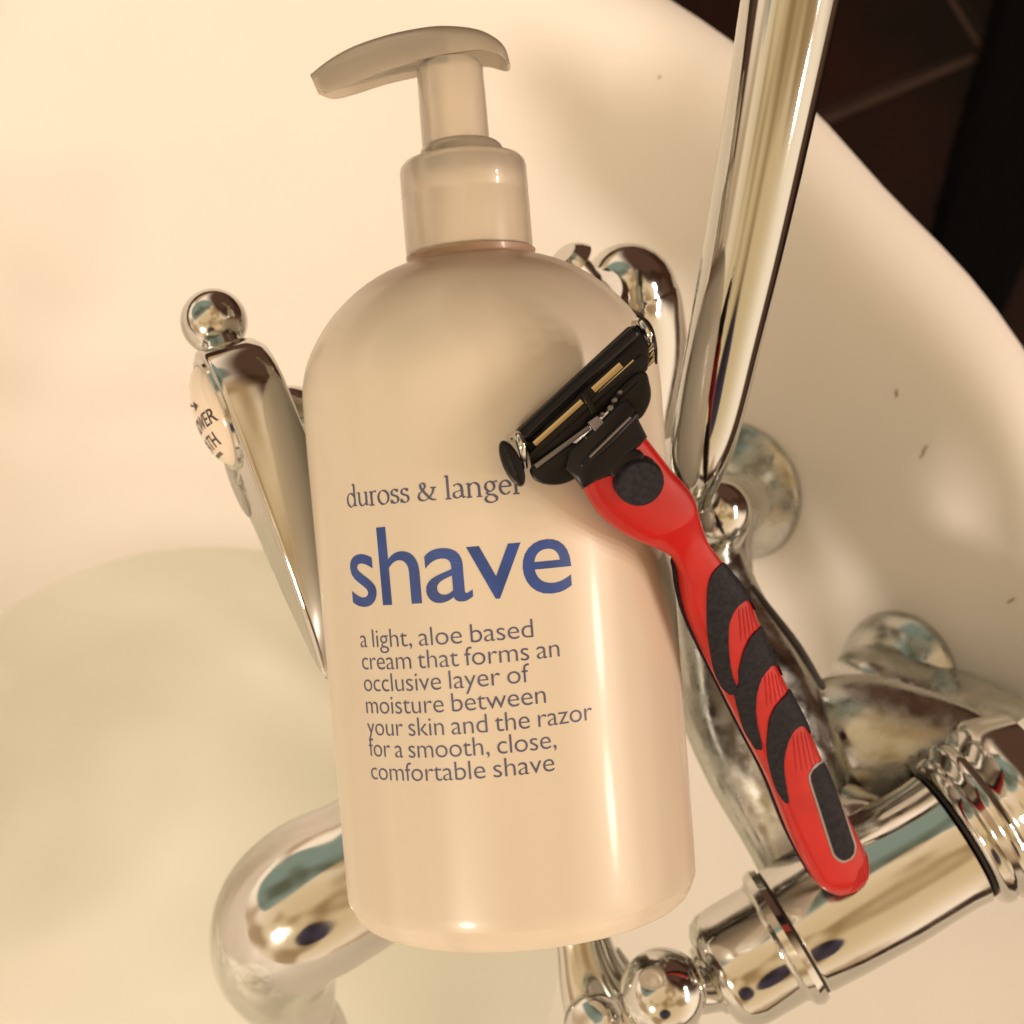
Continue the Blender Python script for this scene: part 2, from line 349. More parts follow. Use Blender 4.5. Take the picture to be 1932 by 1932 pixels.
tag(build('bath_water', vs, fs, 'water', world=True), kind='structure')

# a wall point of the basin seen along a ray, with its normal (both in the bottle frame)
def tub_R(z):
    for (r0, z0), (r1, z1) in zip(inner, inner[1:]):
        if z0 <= z <= z1: return r0 + (r1 - r0) * (z - z0) / (z1 - z0), (r1 - r0) / (z1 - z0)
    return 28, 0
def w2p(pw):
    d = V(pw) * 100 - V((0, 0, CAMZ)); return V((0, 0, FR)) + WX * d.x + WY * d.y + UP * d.z
def wall_hit(X, Y):
    d = cam_ray(X, Y); c0 = V((0, 0, CAMZ)); lo, hi = 30.0, 80.0
    for _ in range(60):
        mid = (lo + hi) / 2; p = c0 + d * mid
        if (p - tub_shift(p.z)).xy.length > tub_R(max(p.z, 25.1))[0]: hi = mid
        else: lo = mid
    p = c0 + d * lo; r, sl = tub_R(p.z)
    rad = (p - tub_shift(p.z)); rad.z = 0; rad.normalize(); nw = (-rad + V((0, 0, sl))).normalized()
    return w2p(p * 0.01), (WX * nw.x + WY * nw.y + UP * nw.z).normalized()

# loose hairs and specks stuck to the enamel
parts = []
for X, Y, ang, ln in ((1743, 852, -0.9, 26), (1692, 742, -1.2, 14), (1908, 1133, -0.35, 16), (1245, 145, 0.5, 5)):
    pts = []
    for k in range(6):
        a = k / 5 - 0.5; p, nn = wall_hit(X + math.cos(ang) * ln * a + 3 * math.sin(k * 1.3), Y + math.sin(ang) * ln * a + 2 * math.cos(k * 2))
        pts.append(p + nn * 0.03)
    parts.append(sweep(pts, [0.01, 0.018, 0.02, 0.02, 0.018, 0.01], n=3, seg=6))
tag(build('hair_specks', *merge(*parts), 'hair'), kind='stuff')

# ================================================================== MIXER TAP
mixer = empty('bath_mixer_tap', PX(1500, 1500, -6), 'chrome bath mixer tap on the tub wall behind the pump bottle', 'tap')
def mx(name, vf, m='chrome', **kw): return build(name, *vf, m, mixer, **kw)
# wall flanges and the pipes that come out of them
fl = []
for X, Y, rr in ((1388, 922, 140), (1698, 1280, 128)):
    p, nn = wall_hit(X, Y); r = rr * (FR - p.z) / FPX; p = p - nn * 0.35
    prof = [(0, r), (0.45, r), (0.62, r * 0.97), (0.72, r * 0.93), (0.95, r * 0.72), (1.15, r * 0.55), (1.25, r * 0.50), (1.26, 0.02)]
    o = mx('wall_flange', lathe(p, nn, prof), 'chrome_dull'); fl.append((p, nn, r))
p, nn, r = fl[0]
e0 = PX(1372, 965, -10.0)
mx('supply_pipe', sweep([p + nn * 0.8, p + nn * 2.5, PX(1392, 950, -13), e0, PX(1352, 1010, -9.2), PX(1350, 1120, -8.6)], [1.0, 0.95, 0.9, 0.95, 0.95, 1.0]), 'chrome_dull')
mx('pipe_elbow', px_sweep([(1352, 968, -5.2, 66), (1348, 985, -5.8, 64), (1345, 1020, -7.8, 54)], round0=True))
p, nn, r = fl[1]
mx('supply_pipe', sweep([p + nn * 0.8, p + nn * 2.2, PX(1775, 1330, -14), PX(1860, 1385, -10.5), PX(1960, 1440, -8.5)], [1.15, 1.15, 1.2, 1.3, 1.5]), 'chrome_dull')
# cast body: arm behind the razor, saddle and crossbar
mx('body_arm', px_sweep([(1318, 1010, -8.2, 68), (1347, 1150, -8.0, 98), (1398, 1290, -7.6, 128), (1452, 1420, -7.2, 130), (1512, 1560, -6.6, 112), (1555, 1680, -5.8, 98)], seg=56, flat=0.8), 'chrome_dull')
mx('body_saddle', px_sweep([(1480, 1395, -8.2, 90), (1590, 1402, -7.9, 132), (1690, 1425, -7.7, 136), (1790, 1450, -7.4, 126), (1880, 1490, -6.9, 100)], seg=56, flat=0.7), 'chrome_dull')
AX = V((0.862, 0.507, 0)).normalized()        # crossbar direction
bc = PX(1500, 1756, -4.8)
def bpt(Xs): return bc + AX * Xs
R1 = pxr(126, -4.8)
mx('crossbar', lathe(bc, AX, [(-0.05, 0.3), (-0.05, R1 * 0.97), (0.05, R1), (1.0, R1 * 1.03), (2.4, R1 * 1.05), (3.2, R1 * 1.03), (3.9, R1 * 1.02), (4.3, R1 * 1.04), (4.35, 0.3)]))
mx('joint_ring', lathe(bc - AX * 0.12, AX, [(-0.02, 0.3), (-0.02, R1 * 0.98), (0.1, R1 * 0.98), (0.1, 0.3)]), 'gap_and_shade')
mx('end_cap', lathe(bc - AX * 0.10, -AX, [(0, 0.3), (0, R1 * 1.05), (0.16, R1 * 1.09), (0.34, R1 * 1.05), (0.42, R1 * 0.96), (0.5, R1 * 0.93), (1.4, R1 * 0.93), (1.75, R1 * 0.92), (2.0, R1 * 0.84), (2.15, R1 * 0.70), (2.2, R1 * 0.55), (2.3, R1 * 0.52), (2.35, 0.1)]))
g_ = bc + AX * 4.38
mx('joint_ring', lathe(g_ + AX * 0.015, AX, [(0, 0.3), (0, R1 * 1.0), (0.06, R1 * 1.0), (0.06, 0.3)]), 'gap_and_shade')
mx('union_nut', lathe(g_ + AX * 0.08, AX, [(0, 0.3), (0, R1 * 1.06), (0.05, R1 * 1.13), (0.14, R1 * 1.18), (0.30, R1 * 1.19), (0.38, R1 * 1.15), (0.44, R1 * 1.16), (0.56, R1 * 1.26), (0.70, R1 * 1.29), (0.84, R1 * 1.27), (0.92, R1 * 1.22), (1.0, R1 * 1.24), (1.2, R1 * 1.36), (1.5, R1 * 1.40), (1.8, R1 * 1.34), (2.4, R1 * 1.2), (2.4, 0.3)]))
mx('crossbar_neck', px_sweep([(1560, 1560, -6.8, 100), (1600, 1600, -6.2, 118), (1650, 1640, -5.6, 124), (1700, 1640, -5.2, 112)], seg=48, round1=True), 'chrome')
# neck and ball of the cradle below the bottle
mx('cradle_neck', px_sweep([(1085, 1690, -5.6, 48), (1102, 1780, -5.6, 52), (1120, 1850, -5.6, 66), (1150, 1920, -5.6, 86), (1190, 2020, -5.6, 110)], seg=48, flat=0.55))
mx('cradle_web', px_sweep([(1150, 1800, -6.3, 22), (1190, 1850, -6.2, 24), (1250, 1890, -6.2, 28), (1320, 1900, -6.0, 34)], seg=24))
nutc = PX(1112, 1935, -3.7)
nv = V((-0.55, 0.15, 0.82)).normalized()
mx('knurled_nut', lathe(nutc - nv * 0.5, nv, [(0, 0.1), (0, 0.62), (0.08, 0.68), (0.5, 0.68), (0.6, 0.62), (0.66, 0.45), (0.66, 0.05)]))
mx('cradle_ball', ball(PX(1251, 1872, -3.2), pxr(82, -3.2)))
mx('ball_neck', px_sweep([(1265, 1872, -3.6, 40), (1310, 1868, -4.2, 46), (1345, 1850, -4.7, 60)], seg=32))
# spout
mx('spout', px_sweep([(930, 1420, -7.2, 120), (800, 1555, -6.6, 132), (690, 1640, -6.2, 142), (600, 1690, -6.1, 150), (545, 1735, -6.4, 142), (522, 1800, -7.6, 120), (542, 1868, -9.2, 92), (566, 1930, -10.6, 70), (590, 2010, -12.2, 66)], seg=64, n=12))
mx('spout_lip', px_sweep([(562, 1915, -10.2, 70), (568, 1935, -10.6, 80), (575, 1960, -11.2, 84), (584, 1990, -11.9, 80)], seg=48), 'chrome')
# stem that carries the assembly behind the bottle
mx('riser_base', px_sweep([(1050, 1700, -5.3, 110), (960, 1400, -5.1, 120), (1000, 1100, -5.1, 118), (1090, 800, -6.2, 80)], seg=32), 'chrome_dull')
mx('shade_strip', px_sweep([(1420, 1108, -6.6, 5), (1452, 1150, -6.5, 7), (1505, 1220, -6.4, 8), (1552, 1296, -6.4, 6)], seg=14, round0=True, round1=True), 'gap_and_shade')  # added dark strip, stands in for the shadowy line along the arm's edge
# hub behind the shoulder of the bottle
a_, b_ = PX(1105, 560, -5.2), PX(1195, 740, -8.0); hd = (b_ - a_)
mx('valve_hub', lathe(a_, hd, [(0.0, 0.2), (0.0, 0.92), (0.14, 1.02), (0.3, 1.02), (0.36, 0.9), (0.55, 0.86), (0.62, 0.95), (0.8, 1.18), (1.3, 1.30), (2.6, 1.32), (3.6, 1.15), (3.8, 0.3)]))
hc = PX(1176, 545, -6.2)
mx('valve_bonnet', px_sweep([(1185, 552, -6.4, 92), (1192, 590, -6.6, 97), (1198, 680, -7.2, 98), (1190, 800, -8, 90)], round0=True, seg=48))
mx('hub_ring', lathe(PX(1062, 480, -5.0), (0.62, -0.60, -0.5), [(0, 0.02), (0, 0.36), (0.12, 0.5), (0.3, 0.62), (0.36, 0.4), (1.2, 0.36), (1.4, 0.3)]))
# riser tube on the right: polished, narrowing to a rounded foot
ris = [(1512, -120, 0.9, 97), (1491, 0, 0.6, 93), (1449, 230, 0.0, 84), (1405, 460, -0.7, 76), (1365, 650, -1.3, 69.5), (1338, 780, -1.8, 65), (1322, 855, -2.2, 58), (1313, 905, -2.6, 46), (1311, 935, -2.9, 36)]
mx('riser_tube', px_sweep(ris, round1=True, seg=72, n=10), 'chrome_smooth')
# lever with porcelain button, left of the bottle
ln_ = V((-0.874, -0.348, 0.34)).normalized(); l1 = V((0.392, -0.92, 0.0)); l1 = (l1 - ln_ * l1.dot(ln_)).normalized(); l2 = ln_.cross(l1).normalized()
if l2.z < 0: l2 = -l2
lc = PX(408, 775, -1.2)
def tear(scale, n=64):
    pts = []
    Rh, Ln = 1.32, 6.15
    for k in range(n):
        a = 2 * math.pi * k / n
        x, y = -math.cos(a), math.sin(a)
        if x <= 0: px, py = x * Rh, y * Rh
        else: px = Ln * (x ** 1.25); py = y * Rh * (1 - 0.0 * x) * (1.0 if x < 0 else (abs(y) ** 0.35))
        pts.append((px * scale if px < 0 else px * (0.5 + 0.5 * scale), py * scale))
    return pts
def tear_ring(off, scale): return [lc + l1 * a + l2 * b - ln_ * off for a, b in tear(scale)]
vs, fs = [], []; lv = [(0.0, 0.80), (0.0, 0.93), (0.04, 0.985), (0.12, 1.0), (0.6, 1.0), (0.95, 0.985), (1.2, 0.93), (1.36, 0.82), (1.44, 0.6), (1.46, 0.3)]
for off, s in lv: vs += tear_ring(off, s)
for i in range(len(lv) - 1):
    for k in range(64): fs.append((i * 64 + k, i * 64 + (k + 1) % 64, (i + 1) * 64 + (k + 1) % 64, (i + 1) * 64 + k))
fs.append(tuple(range(64))); fs.append(tuple((len(lv) - 1) * 64 + k for k in range(64))[::-1])
lever = build('lever', vs, fs, 'chrome', mixer, sharp=50)
build('ball_end', *merge(ball(PX(404, 607, -1.9), pxr(63, -1.9)), px_sweep([(410, 625, -1.8, 34), (425, 665, -1.7, 40)], seg=24)), 'chrome', lever)
bt = lc + l1 * 0.10
dome = [(-0.05, 1.12), (0.05, 1.12), (0.10, 1.10), (0.22, 1.0), (0.32, 0.82), (0.39, 0.6), (0.43, 0.35), (0.445, 0.02)]
btn = build('porcelain_button', *lathe(bt, ln_, dome), 'porcelain', lever)
build('button_ring', *lathe(bt, ln_, [(0.0, 1.0), (0.0, 1.24), (0.07, 1.22), (0.09, 1.14), (0.05, 1.1)], cap=False), 'chrome', lever)
build('backing_disc', *lathe(lc + l1 * 1.5 - ln_ * 0.2 - l2 * 0.9, ln_, [(0, 0.1), (0, 0.86), (0.12, 0.9), (0.2, 0.8), (0.2, 0.05)]), 'chrome_dull', lever)
mx('lever_stem', px_sweep([(520, 765, -2.6, 34), (560, 768, -3.0, 40), (640, 800, -4.5, 44), (900, 900, -6.3, 48)], seg=32))

# ================================================================== lettering tools
def text_tris(s, offset=0.0, space=1.0, wspace=1.0):
    cu = bpy.data.curves.new('t', 'FONT'); cu.body = s; cu.size = 1.0; cu.offset = offset
    cu.space_character = space; cu.space_word = wspace; cu.resolution_u = 6; cu.fill_mode = 'FRONT'
    ob = bpy.data.objects.new('t', cu); sc.collection.objects.link(ob)
    dg = bpy.context.evaluated_depsgraph_get(); dg.update()
    me = bpy.data.meshes.new_from_object(ob.evaluated_get(dg))
    bm = bmesh.new(); bm.from_mesh(me); bmesh.ops.remove_doubles(bm, verts=bm.verts, dist=1e-5)
    bmesh.ops.triangulate(bm, faces=bm.faces)
    for _ in range(4):
        e = [x for x in bm.edges if x.calc_length() > 0.11]
        if not e: break
        bmesh.ops.subdivide_edges(bm, edges=e, cuts=1); bmesh.ops.triangulate(bm, faces=bm.faces)
    bm.verts.index_update()
    vs = [(v.co.x, v.co.y) for v in bm.verts]; fs = [tuple(v.index for v in f.verts) for f in bm.faces]
    bm.free(); bpy.data.objects.remove(ob); bpy.data.curves.remove(cu); bpy.data.meshes.remove(me)
    return vs, fs
# broad-nib roman letters (x-height 1) for the small serif line
def arc(cx, cy, rx, ry, a0, a1, n=14): return [(cx + rx * math.cos(math.radians(a0 + (a1 - a0) * k / n)), cy + ry * math.sin(math.radians(a0 + (a1 - a0) * k / n))) for k in range(n + 1)]
def serif(x, y, w=0.17): return [(x - w, y), (x + w, y)]
GL = {
 'd': (1.05, [arc(.42, .48, .36, .49, 40, 330), [(.80, 1.62), (.80, .02)], [(.62, 1.55), (.80, 1.64)], [(.80, .03), (1.0, .08)], [(.66, .82), (.8, .7)], [(.70, .18), (.8, .28)]]),
 'u': (1.08, [[(.20, .98), (.20, .4)] + arc(.46, .34, .26, .33, 180, 300), [(.84, .98), (.84, .02)], [(.02, .94), (.20, .98)], [(.66, .94), (.84, .98)], [(.84, .03), (1.03, .08)], [(.58, .06), (.84, .26)]]),
 'r': (.72, [[(.22, .98), (.22, .02)], serif(.22, .0, .2), [(.03, .92), (.22, .98)], arc(.50, .62, .28, .36, 170, 60)]),
 'o': (1.0, [arc(.48, .48, .40, .49, 0, 360, 28)]),
 's': (.74, [arc(.36, .72, .22, .25, 30, 200) + [(.36, .52)] + arc(.36, .26, .25, .26, 70, -160), [(.56, .98), (.56, .78)], [(.10, .0), (.10, .26)]]),
 '&': (1.5, [[(1.22, .86), (1.12, .5), (.86, .16), (.55, .0), (.28, .06), (.16, .28), (.24, .52), (.5, .74), (.66, .98), (.6, 1.2), (.44, 1.26), (.32, 1.1), (.38, .86), (.62, .52), (.9, .18), (1.12, .02), (1.34, .04)], [(1.0, .88), (1.38, .88)]]),
 'l': (.46, [[(.22, 1.62), (.22, .02)], serif(.22, 0, .2), [(.03, 1.55), (.22, 1.64)]]),
 'a': (.90, [arc(.38, .72, .26, .26, 150, 20) + [(.66, .5), (.66, .12), (.74, .02), (.88, .08)], [(.66, .56), (.36, .46)] + arc(.34, .24, .23, .22, 100, 340), [(.56, .12), (.66, .22)]]),
 'n': (1.10, [[(.20, .98), (.20, .02)], serif(.20, 0), [(.02, .92), (.20, .98)], [(.20, .74)] + arc(.54, .62, .30, .36, 140, 0) + [(.84, .02)], serif(.84, 0)]),
 'g': (.95, [arc(.42, .64, .28, .34, 0, 360, 22), [(.62, .90), (.74, .98), (.90, .96)], [(.30, .34), (.20, .18), (.34, .08), (.62, .04)] + arc(.46, -.22, .36, .26, 60, -240)]),
 'e': (.88, [[(.12, .56), (.72, .56)], [(.73, .56)] + arc(.44, .50, .34, .48, 10, 320)]),
 ' ': (.42, [])}
def nib_text(s, thick=0.17, thin=0.055, ang=20):
    vs, fs, x0 = [], [], 0.0; lay = []
    na = math.radians(ang); k_ = 0
    for ch in s:
        adv, strokes = GL[ch]
        for st in strokes:
            k_ += 1; pts = [V((x0 + a, b)) for a, b in st]; fine = []
            for p, q_ in zip(pts, pts[1:]):
                n = max(1, int((q_ - p).length / 0.12)); fine += [p.lerp(q_, i / n) for i in range(n)]
            fine.append(pts[-1]); b0 = len(vs)
            for i, p in enumerate(fine):
                d = (fine[min(i + 1, len(fine) - 1)] - fine[max(i - 1, 0)]).normalized()
                w_ = (thin + (thick - thin) * abs(math.sin(math.atan2(d.y, d.x) - na))) / 2
                nn = V((-d.y, d.x)) * w_; vs += [tuple(p + nn), tuple(p - nn)]; lay += [k_ % 5] * 2
            for i in range(len(fine) - 1): fs.append((b0 + 2 * i, b0 + 2 * i + 1, b0 + 2 * i + 3, b0 + 2 * i + 2))
        x0 += adv
    return vs, fs, lay, x0

# lettering on the porcelain button
def on_button(parts_, name):
    vv, ff = [], []
    for (vs, fs), (cx, cy, sx, sy) in parts_:
        b = len(vv)
        for x, y in vs:
            a = cx + x * sx; c2 = cy + y * sy          # a across the face, c2 up the face
            rr = min(math.hypot(a, c2), 1.08)
            h = 0
            for (h0, r0), (h1, r1) in zip(dome[1:], dome[2:]):
                if r1 <= rr <= r0: h = h0 + (h1 - h0) * (r0 - rr) / (r0 - r1)
            vv.append(bt - l1 * c2 + l2 * a + ln_ * (h + 0.012))
        ff += [tuple(i + b for i in q) for q in fs]
    build(name, vv, ff, 'blackink', btn, smooth=False)
T = text_tris('SHOWER', 0.006); wT = max(v[0] for v in T[0]); B = text_tris('BATH', 0.006); wB = max(v[0] for v in B[0])
on_button([(T, (-0.86, -0.24, 1.86 / wT, 0.44))], 'shower_lettering')
on_button([(B, (-0.62, -0.68, 1.25 / wB, 0.44))], 'bath_lettering')
line = ([(0.09*i, -.02-.25*(i/10)**.8) for i in range(11)] + [(0.09*i, .025-.25*(i/10)**.8) for i in range(11)] + [(.82, -.12), (1.12, -.30), (.80, -.37)], [(i, i+1, 12+i, 11+i) for i in range(10)] + [(22, 24, 23)])
on_button([(line, (-0.62, 0.52, 1.0, 0.9))], 'arrow_mark')
tick = ([(i * .12, 0) for i in range(6)] + [(i * .12 + .07, 0) for i in range(6)] + [(i * .12 + .07, .1) for i in range(6)] + [(i * .12, .1) for i in range(6)], [(i, 6 + i, 12 + i, 18 + i) for i in range(6)])
on_button([(tick, (-0.30, -0.86, 0.95, 0.8))], 'small_lettering')

# ================================================================== BOTTLE
BO = V((-0.41, 0, 0)); BA = V((-0.0813, 0.9967, 0)).normalized(); BX = V((BA.y, -BA.x, 0)); BZ = V((0, 0, 1))
body = [(-7.80, 0.02), (-7.80, 2.3), (-7.97, 2.75), (-8.0, 3.0), (-7.93, 3.22), (-7.78, 3.38), (-7.55, 3.48), (-7.25, 3.52), (-5, 3.535), (-2, 3.56), (0, 3.585), (1.5, 3.605), (2.4, 3.61), (2.85, 3.575), (3.25, 3.46), (3.65, 3.25), (4.0, 3.0), (4.3, 2.72), (4.6, 2.36), (4.85, 1.95), (5.0, 1.6), (5.06, 1.38), (5.10, 1.28), (5.3, 1.24), (5.35, 0.3)]
def body_R(h):
    for (h0, r0), (h1, r1) in zip(body[7:], body[8:]):
        if h0 <= h <= h1: return r0 + (r1 - r0) * (h - h0) / (h1 - h0)
    return 3.5
bottle = empty('pump_bottle', BO + BA * -8.0 , 'cream pump bottle lettered shave in blue, lying upright across the chrome tap', 'bottle')
pr = catmull([V((h, r, 0)) for h, r in body[1:]], 3); prof = [body[0]] + [(v.x, v.y) for v in pr]
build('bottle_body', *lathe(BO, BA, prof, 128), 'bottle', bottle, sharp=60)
CO = BO + V((-0.02, 0, 0))
build('pump_collar', *lathe(CO, BA, [(5.16, 0.3), (5.16, 1.24), (5.2, 1.285), (5.5, 1.29), (6.35, 1.29), (6.42, 1.275), (6.46, 1.29), (6.95, 1.285), (7.05, 1.26), (7.14, 1.18), (7.18, 1.02), (7.19, 0.3)], 96), 'pump', bottle)
build('collar_ring', *lathe(CO, BA, [(7.16, 0.2), (7.16, 0.86), (7.3, 0.86), (7.40, 0.82), (7.47, 0.74), (7.49, 0.66), (7.49, 0.2)], 72), 'pump', bottle)
build('pump_stem', *lathe(CO + V((-0.1, 0, 0)), BA, [(7.2, 0.2), (7.2, 0.69), (8.2, 0.685), (9.0, 0.675), (9.12, 0.6), (9.15, 0.2)], 64), 'pump', bottle)
# pump head: curved hollow arch, spout to the left
top = [(579, 128), (612, 102), (656, 77), (716, 56), (776, 43), (835, 37), (895, 43), (933, 60), (954, 82), (963, 110)]
low = [(592, 158), (622, 165), (664, 153), (716, 134), (770, 119), (820, 108), (880, 98), (914, 95), (940, 101), (962, 113)]
tt = catmull([PX(a, b, 0.5) for a, b in top], 5); ll = catmull([PX(a, b, 0.5) for a, b in low], 5)
n = len(tt); vs, fs = [], []; SEG = 20; HWm = 0.56
def hw(t_): return HWm * min(1.0, 0.42 + 1.15 * t_) * (1.0 if t_ < 0.86 else math.sqrt(max(0.02, 1 - ((t_ - 0.86) / 0.145) ** 2)))
for inn in (0, 1):
    for i in range(n):
        t_ = i / (n - 1); a, b = tt[i], ll[i]; h_ = hw(t_) - 0.07 * inn
        up_ = (a - b); dpt = up_.length
        for k in range(SEG + 1):
            s = -1 + 2 * k / SEG
            f = (1 - abs(s) ** 2.6) ** (1 / 2.6) if abs(s) < 1 else 0
            hh = min(1.0, 0.30 + 0.0) if False else 0
            y = b + up_ * ((0.0 if inn == 0 else 0.0) + f * (1 - (0.07 / max(dpt, 0.1)) * inn))
            vs.append(V((y.x, y.y, s * h_)))
S1 = SEG + 1; off = n * S1
for inn in (0, 1):
    for i in range(n - 1):
        for k in range(SEG): b = inn * off + i * S1 + k; fs.append((b, b + 1, b + S1 + 1, b + S1))
for i in range(n - 1):
    for k in (0, SEG): fs.append((i * S1 + k, (i + 1) * S1 + k, off + (i + 1) * S1 + k, off + i * S1 + k))
for i in (0, n - 1):
    for k in range(SEG): fs.append((i * S1 + k, i * S1 + k + 1, off + i * S1 + k + 1, off + i * S1 + k))
head = build('pump_head', vs, fs, 'pump', bottle, sharp=50)
build('nozzle', *sweep([PX(845, 100, 0), PX(760, 110, 0), PX(680, 132, 0), PX(604, 158, 0)], [0.34, 0.3, 0.26, 0.2], seg=24), 'pump', head)

# print on the bottle
def px_to_bottle(X, Y):
    ro = V((0, 0, FR)); rd = V((X - 966, 966 - Y, -FPX)).normalized(); R = 3.57
    for _ in range(4):
        oc = ro - BO; dx, dz = rd.dot(BX), rd.dot(BZ); ox, oz = oc.dot(BX), oc.dot(BZ)
        A_, B_, C_ = dx * dx + dz * dz, 2 * (dx * ox + dz * oz), ox * ox + oz * oz - R * R
        t_ = (-B_ - math.sqrt(max(0, B_ * B_ - 4 * A_ * C_))) / (2 * A_); p = oc + rd * t_
        h = p.dot(BA); R = body_R(h)
    return math.atan2(p.dot(BX), p.dot(BZ)) * 3.57, h
def bpoint(s, h, off=0.006):
    R = body_R(h) + off; a = s / 3.57; return BO + BA * h + (BX * math.sin(a) + BZ * math.cos(a)) * R
def print_line(name, tris, xr, yb, size_y, m, lay=None, shear=0.0):
    (vs, fs) = tris; (XL, YL), (XR, YR) = xr; s0, h0 = px_to_bottle(XL, YL); s1, h1 = px_to_bottle(XR, YR)
    x0 = min(v[0] for v in vs); x1 = max(v[0] for v in vs); out_ = []
    for i, (x, y) in enumerate(vs):
        f = (x - x0) / (x1 - x0)
        out_.append(bpoint(s0 + (s1 - s0) * f, h0 + (h1 - h0) * f + y * size_y, 0.006 + (0.0012 * lay[i] if lay else 0)))
    return build(name, out_, fs, m, bottle, smooth=False)
vs, fs, lay, wd = nib_text('duross & langel')
print_line('serif_lettering', (vs, fs), ((656, 957), (980, 931)), 0, 0.255, 'ink_grey', lay)
XH = 0.546   # x-height of the built-in face at size 1
print_line('title_lettering', text_tris('shave', 0.003, 0.93), ((667, 1143), (1081, 1113)), 0, 1.13 / XH, 'ink_blue')
Z6 = lambda x, y: ((640 + x * .3623) * .9593, (900 + y * .3623) * .9593)
for s, a, b in (('a light, aloe based', (193, 1030), (1130, 975)), ('cream that forms an', (203, 1150), (1272, 1080)), ('occlusive layer of', (213, 1268), (1112, 1218)), ('moisture between', (225, 1388), (1198, 1332)),
                ('your skin and the razor', (232, 1505), (1450, 1422)), ('for a smooth, close,', (242, 1620), (1255, 1575)), ('comfortable shave', (252, 1745), (1245, 1700))):
    print_line('small_lettering', text_tris(s, -0.009, 0.97, 0.78), (Z6(*a), Z6(*b)), 0, 0.268 / XH, 'ink_grey')

# ================================================================== RAZOR
razor = empty('safety_razor', PX(1590, 1670, -2.8), 'red and black cartridge razor propped with its head against the bottle', 'razor')
def hz(X, Y):
    t_ = ((X - 1180) * 420 + (Y - 880) * 790) / (420 ** 2 + 790 ** 2)
    return 4.15 - 6.3 * max(t_, -0.05)
Lh = [(1092, 893), (1110, 940), (1128, 968), (1152, 992), (1190, 1016), (1240, 1037), (1270, 1055), (1288, 1090), (1293, 1130), (1306, 1182), (1334, 1245), (1366, 1309), (1410, 1396), (1453, 1479), (1493, 1579), (1529, 1650), (1549, 1675), (1574, 1688)]
Rh = [(1205, 808), (1246, 860), (1270, 891), (1294, 916), (1313, 945), (1324, 985), (1338, 1025), (1362, 1059), (1398, 1102), (1420, 1142), (1447, 1210), (1477, 1277), (1518, 1356), (1551, 1432), (1600, 1540), (1634, 1610), (1640, 1645), (1626, 1672)]
Lc = catmull([V((*p, 0)) for p in Lh], 8); Rc = catmull([V((*p, 0)) for p in Rh], 8); NH = len(Lc)
haxis = (PX(1590, 1670, hz(1590, 1670)) - PX(1180, 900, hz(1180, 900))).normalized()
hside = haxis.cross(V((0, 0, 1))).normalized(); hnor = hside.cross(haxis).normalized()
if hnor.z < 0: hnor = -hnor
def hsurf(u, s, off=0.0):
    u = min(max(u, 0), NH - 1.001); i = int(u); f = u - i
    a = Lc[i].lerp(Lc[i + 1], f); b = Rc[i].lerp(Rc[i + 1], f)
    pa, pb = PX(a.x, a.y, hz(a.x, a.y)), PX(b.x, b.y, hz(b.x, b.y))
    wdt = (pb - pa).length; cr = min(0.30, wdt * 0.24)
    x = s * 0.5 + 0.5; hgt = (1 - abs(s) ** 2.3) ** (1 / 2.3) if abs(s) < 1 else 0
    side_d = (pb - pa).normalized(); slope = math.copysign(abs(s) ** 6, s)
    nn = (hnor * (1 - abs(slope) * 0.6) + side_d * slope * 0.8).normalized()
    return pa.lerp(pb, x) + hnor * (hgt * cr - 0.05) + nn * off
def half(off_lo, thick, shrink, sidepush):
    vs, fs = [], []; SG = 24
    for i in range(NH):
        row = [hsurf(i, -1 + 2 * k / SG) for k in range(SG + 1)] if off_lo is None else None
        a, b = hsurf(i, -1), hsurf(i, 1); mid = (a + b) / 2
        if off_lo is None:
            low_ = [a.lerp(mid, 0.03) - hnor * thick, ] ; lowb = [b.lerp(mid, 0.03) - hnor * thick]
            ring = row + lowb + low_
        else:
            ring = []
            hwid = (b - a) / 2 * shrink; c0 = mid + V(sidepush)
            for k in range(SG + 3):
                an = math.pi * k / (SG + 2); ring.append(c0 - hwid * math.cos(an) - hnor * (off_lo + thick * max(0.0, math.sin(an)) ** 0.6))
        vs += ring; nr = len(ring)
    for i in range(NH - 1):
        for k in range(nr): fs.append((i * nr + k, i * nr + (k + 1) % nr, (i + 1) * nr + (k + 1) % nr, (i + 1) * nr + k))
    fs.append(tuple(range(nr))); fs.append(tuple((NH - 1) * nr + k for k in range(nr))[::-1])
    return vs, fs
handle = build('handle', *half(None, 0.30, 1, (0, 0, 0)), 'red', razor, sharp=38)
NH_full = NH
# black underside starts below the neck
i0 = 8 * 7
vs, fs = half(0.28, 0.55, 0.98, (-0.035, -0.02, 0)); nr = 27
keep = [v for v in vs[i0 * nr:]]; nn_ = len(keep) // nr; ff = []
for i in range(nn_ - 1):
    for k in range(nr): ff.append((i * nr + k, i * nr + (k + 1) % nr, (i + 1) * nr + (k + 1) % nr, (i + 1) * nr + k))
ff.append(tuple(range(nr))); ff.append(tuple((nn_ - 1) * nr + k for k in range(nr))[::-1])
build('handle_underside', keep, ff, 'rubber', razor)
def to_us(X, Y):
    best = None
    for i in range(NH - 1):
        for f in (0, 0.25, 0.5, 0.75):
            a = Lc[i].lerp(Lc[i + 1], f); b = Rc[i].lerp(Rc[i + 1], f); d = b - a; w_ = d.length_squared
            s = ((X - a.x) * d.x + (Y - a.y) * d.y) / w_; q_ = a + d * s; e = (q_.x - X) ** 2 + (q_.y - Y) ** 2
            if best is None or e < best[0]: best = (e, i + f, s * 2 - 1)
    return best[1], max(-0.985, min(0.985, best[2]))
